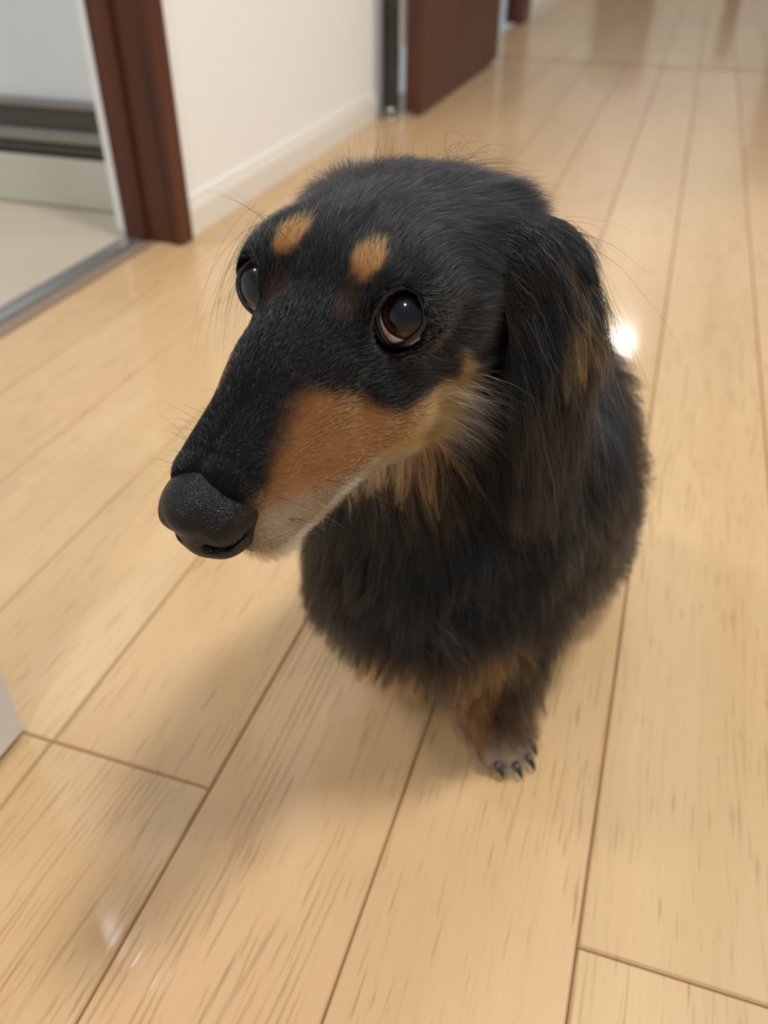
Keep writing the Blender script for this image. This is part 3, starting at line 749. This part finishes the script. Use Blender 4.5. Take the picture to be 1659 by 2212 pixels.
    # --- ears
    for side, N in ((1, 70000), (-1, 18000)):
        eo, EV, Nn, Tn = EAR[side]; me_ = eo.data
        ev = EV.reshape(-1, 3); n_, sgm = EV.shape[:2]
        Fq = np.array([(i*sgm+k, i*sgm+(k+1) % sgm, (i+1)*sgm+(k+1) % sgm, (i+1)*sgm+k) for i in range(n_-1) for k in range(sgm)])
        en = vnorm(me_); root, nr = scatter(ev, Fq, en, N, lambda c: np.ones(len(c)), rng)
        keep = body_sdf(root) > .0008; root, nr = root[keep], nr[keep]; N = len(root)
        # row along the flap
        rowc = EV.mean(1); d2 = ((root[:, None]-rowc[None])**2).sum(-1); row = d2.argmin(1)/(n_-1)
        T_ = Tn[d2.argmin(1)]; outw = nr@(LH*side)
        edge = np.abs(((root-rowc[d2.argmin(1)])@unit(np.array([1.0, -.25*side, .05])@HB)))/.025
        L = (.020+.026*sst(row, .15, .6)+.016*sst(edge, .6, 1.0))*(1-.25*sst(row, .85, 1))*np.clip(1+.28*rng.normal(size=N), .35, 1.8)
        L = np.where(row < .12, L*.75, L)
        fl_ = T_*1.0+np.array([0, 0, -1.0])*sst(row, .15, .4)[:, None]-FH[None]*(.35*(1-sst(row, .1, .45)))[:, None]
        tilt = np.radians(16+9*rng.normal(size=N)); fly = rng.uniform(size=N) < .012; tilt[fly] += .28; L[fly] *= 1.1
        P = grow(root, nr, fl_, L, tilt, 10, grav=.11, seed=31+side, frizz=.06, wav=.24, wscale=80, wamp=.55, collide=push_out if side > 0 else None)
        P0 = P.copy(); P, _ = clump(P, .0060, 1.0, 8, 1.1); P, _ = clump(P, .0022, .45, 9); P[fly] = P0[fly]
        rgb = coat_rgb(root+np.array([0, 0, 5.0]), .6)
        backed = (root-rowc[d2.argmin(1)])@unit(np.array([1.0, -.25*side, .05])@HB)            # behind the centre line
        spot = (1-sst(np.abs(row-.46)/.085, .5, 1.2))*(1-sst(np.abs(backed+.005)/.008, .6, 1.3)); sp = rng.uniform(size=N) < spot*.75
        rgb[sp] = TAN*.6*np.exp(rng.normal(size=(sp.sum(), 1))*.4)
        gl = (rng.uniform(size=N) < .16)*(vnoise(root, 160, 71) > .0); rgb[gl] = np.array([.040, .040, .042])  # paler strands put the ear's sheen into the hair colour
        make_curves('ear_fur', P, radii(N, 10, .000072, .000014), rgb, eo)
    print('ears', round(time.time()-T0, 1))
    # --- whiskers, brow bristles, crown wisps
    def wisp(name, roots, dirs, lens, r0, col, k=12, grav=.05, frizz=.01, curlv=None, var=.2, skin=True):
        roots = np.array(roots)
        for _ in range(9 if skin else 0): roots = roots-unit(grad(body_sdf, roots, 1e-3))*body_sdf(roots)[:, None]*.85
        if skin: dirs = unit(np.array(dirs))+unit(grad(body_sdf, roots, 1e-3))*.55
        n = len(roots); d = unit(np.array(dirs)); P = np.zeros((n, k, 3)); P[:, 0] = roots
        for i in range(1, k):
            P[:, i] = P[:, i-1]+d*(np.asarray(lens)/(k-1))[:, None]
            d = unit(d+np.array([0, 0, -1])*grav+(curlv if curlv is not None else 0)+rng.normal(size=(n, 3))*frizz)
        return make_curves(name, P, radii(n, k, r0, r0*.12, 1.0, var), np.tile(np.array(col), (n, 1))*np.exp(rng.normal(size=(n, 1))*.3), dog)
    rt, dr, ln = [], [], []
    for side in (1, -1):
        for i in range(18):
            f0 = rng.uniform(3.2, 6.6); u0 = -2.4-rng.uniform(0, 1.6)
            p0 = hw(f0, 2.2*side, u0)
            rt.append(p0); dr.append((np.array([-.75+.25*rng.normal(), side*(1.0+.15*rng.normal()), -.25+.25*rng.normal()]))@HB); ln.append(rng.uniform(.010, .026)*(1.5 if side < 0 else 1))
    wisp('whiskers', rt, dr, ln, .00010, (.008, .007, .006), grav=.045)
    rt, dr, ln = [], [], []
    for side in (1, -1):
        for i in range(4):
            rt.append(hw(-1.1+.3*rng.normal(), side*(1.7+.3*rng.normal()), 1.35)); dr.append(np.array([.35+.1*rng.normal(), side*1.0, .9+.2*rng.normal()])@HB); ln.append(rng.uniform(.02, .034))
    wisp('brow_bristles', rt, dr, ln, .00008, (.012, .010, .009), grav=.07)
    n = 260; rt, dr, ln = [], [], []
    for i in range(n):
        c0 = (-5.6+.9*rng.normal(), -.8+1.6*rng.normal(), 1.6)
        p0 = hw(*c0)
        rt.append(p0); dr.append(np.array([-.35+.2*rng.normal(), .0+.25*rng.normal(), 1.0])@HB); ln.append(rng.uniform(.006, .016)*(1.5 if abs(c0[1]+.6) < .5 else .8))
    wisp('crown_wisps', rt, dr, ln, .000035, (.010, .009, .009), k=8, grav=-.01, frizz=.07)
    n = 420; rt, dr, ln = [], [], []
    for i in range(n):
        sd = 1 if i % 4 else -1
        p0 = hw(rng.uniform(-3.4, -1.2), sd*3.2, rng.uniform(-7.5, -3.6))
        rt.append(p0); dr.append(np.array([-.55+.25*rng.normal(), sd*(.8+.2*rng.normal()), -.35+.3*rng.normal()])@HB); ln.append(rng.uniform(.010, .026))
    wisp('cheek_wisps', rt, dr, ln, .000055, (.46, .43, .38), k=9, grav=.08, frizz=.04, var=.3)
    n = 46; rt, dr, ln = [], [], []
    for i in range(n):
        rt.append(hw(-2.9+.3*rng.normal(), -4.4-.2*rng.uniform(), .2+.4*rng.normal())); dr.append(np.array([.72+.12*rng.normal(), -.22+.08*rng.normal(), -.30+.15*rng.normal()])@HB); ln.append(rng.uniform(.040, .060))
    wisp('ear_wisps', rt, dr, ln, .00005, (.014, .011, .010), k=14, grav=.16, frizz=.02, skin=False)
    # chin bristles
    n = 220; rt, dr, ln = [], [], []
    for i in range(n):
        p0 = hw(rng.uniform(2.0, 7.0), rng.uniform(-1.4, 1.6), -5.6)
        rt.append(p0); dr.append(np.array([-.5+.3*rng.normal(), .35*rng.normal(), -1.0])@HB); ln.append(rng.uniform(.003, .009))
    wisp('chin_bristles', rt, dr, ln, .00005, (.10, .075, .05), k=6, grav=.02, frizz=.04, var=.3)
print('meshes', round(time.time()-T0, 1))
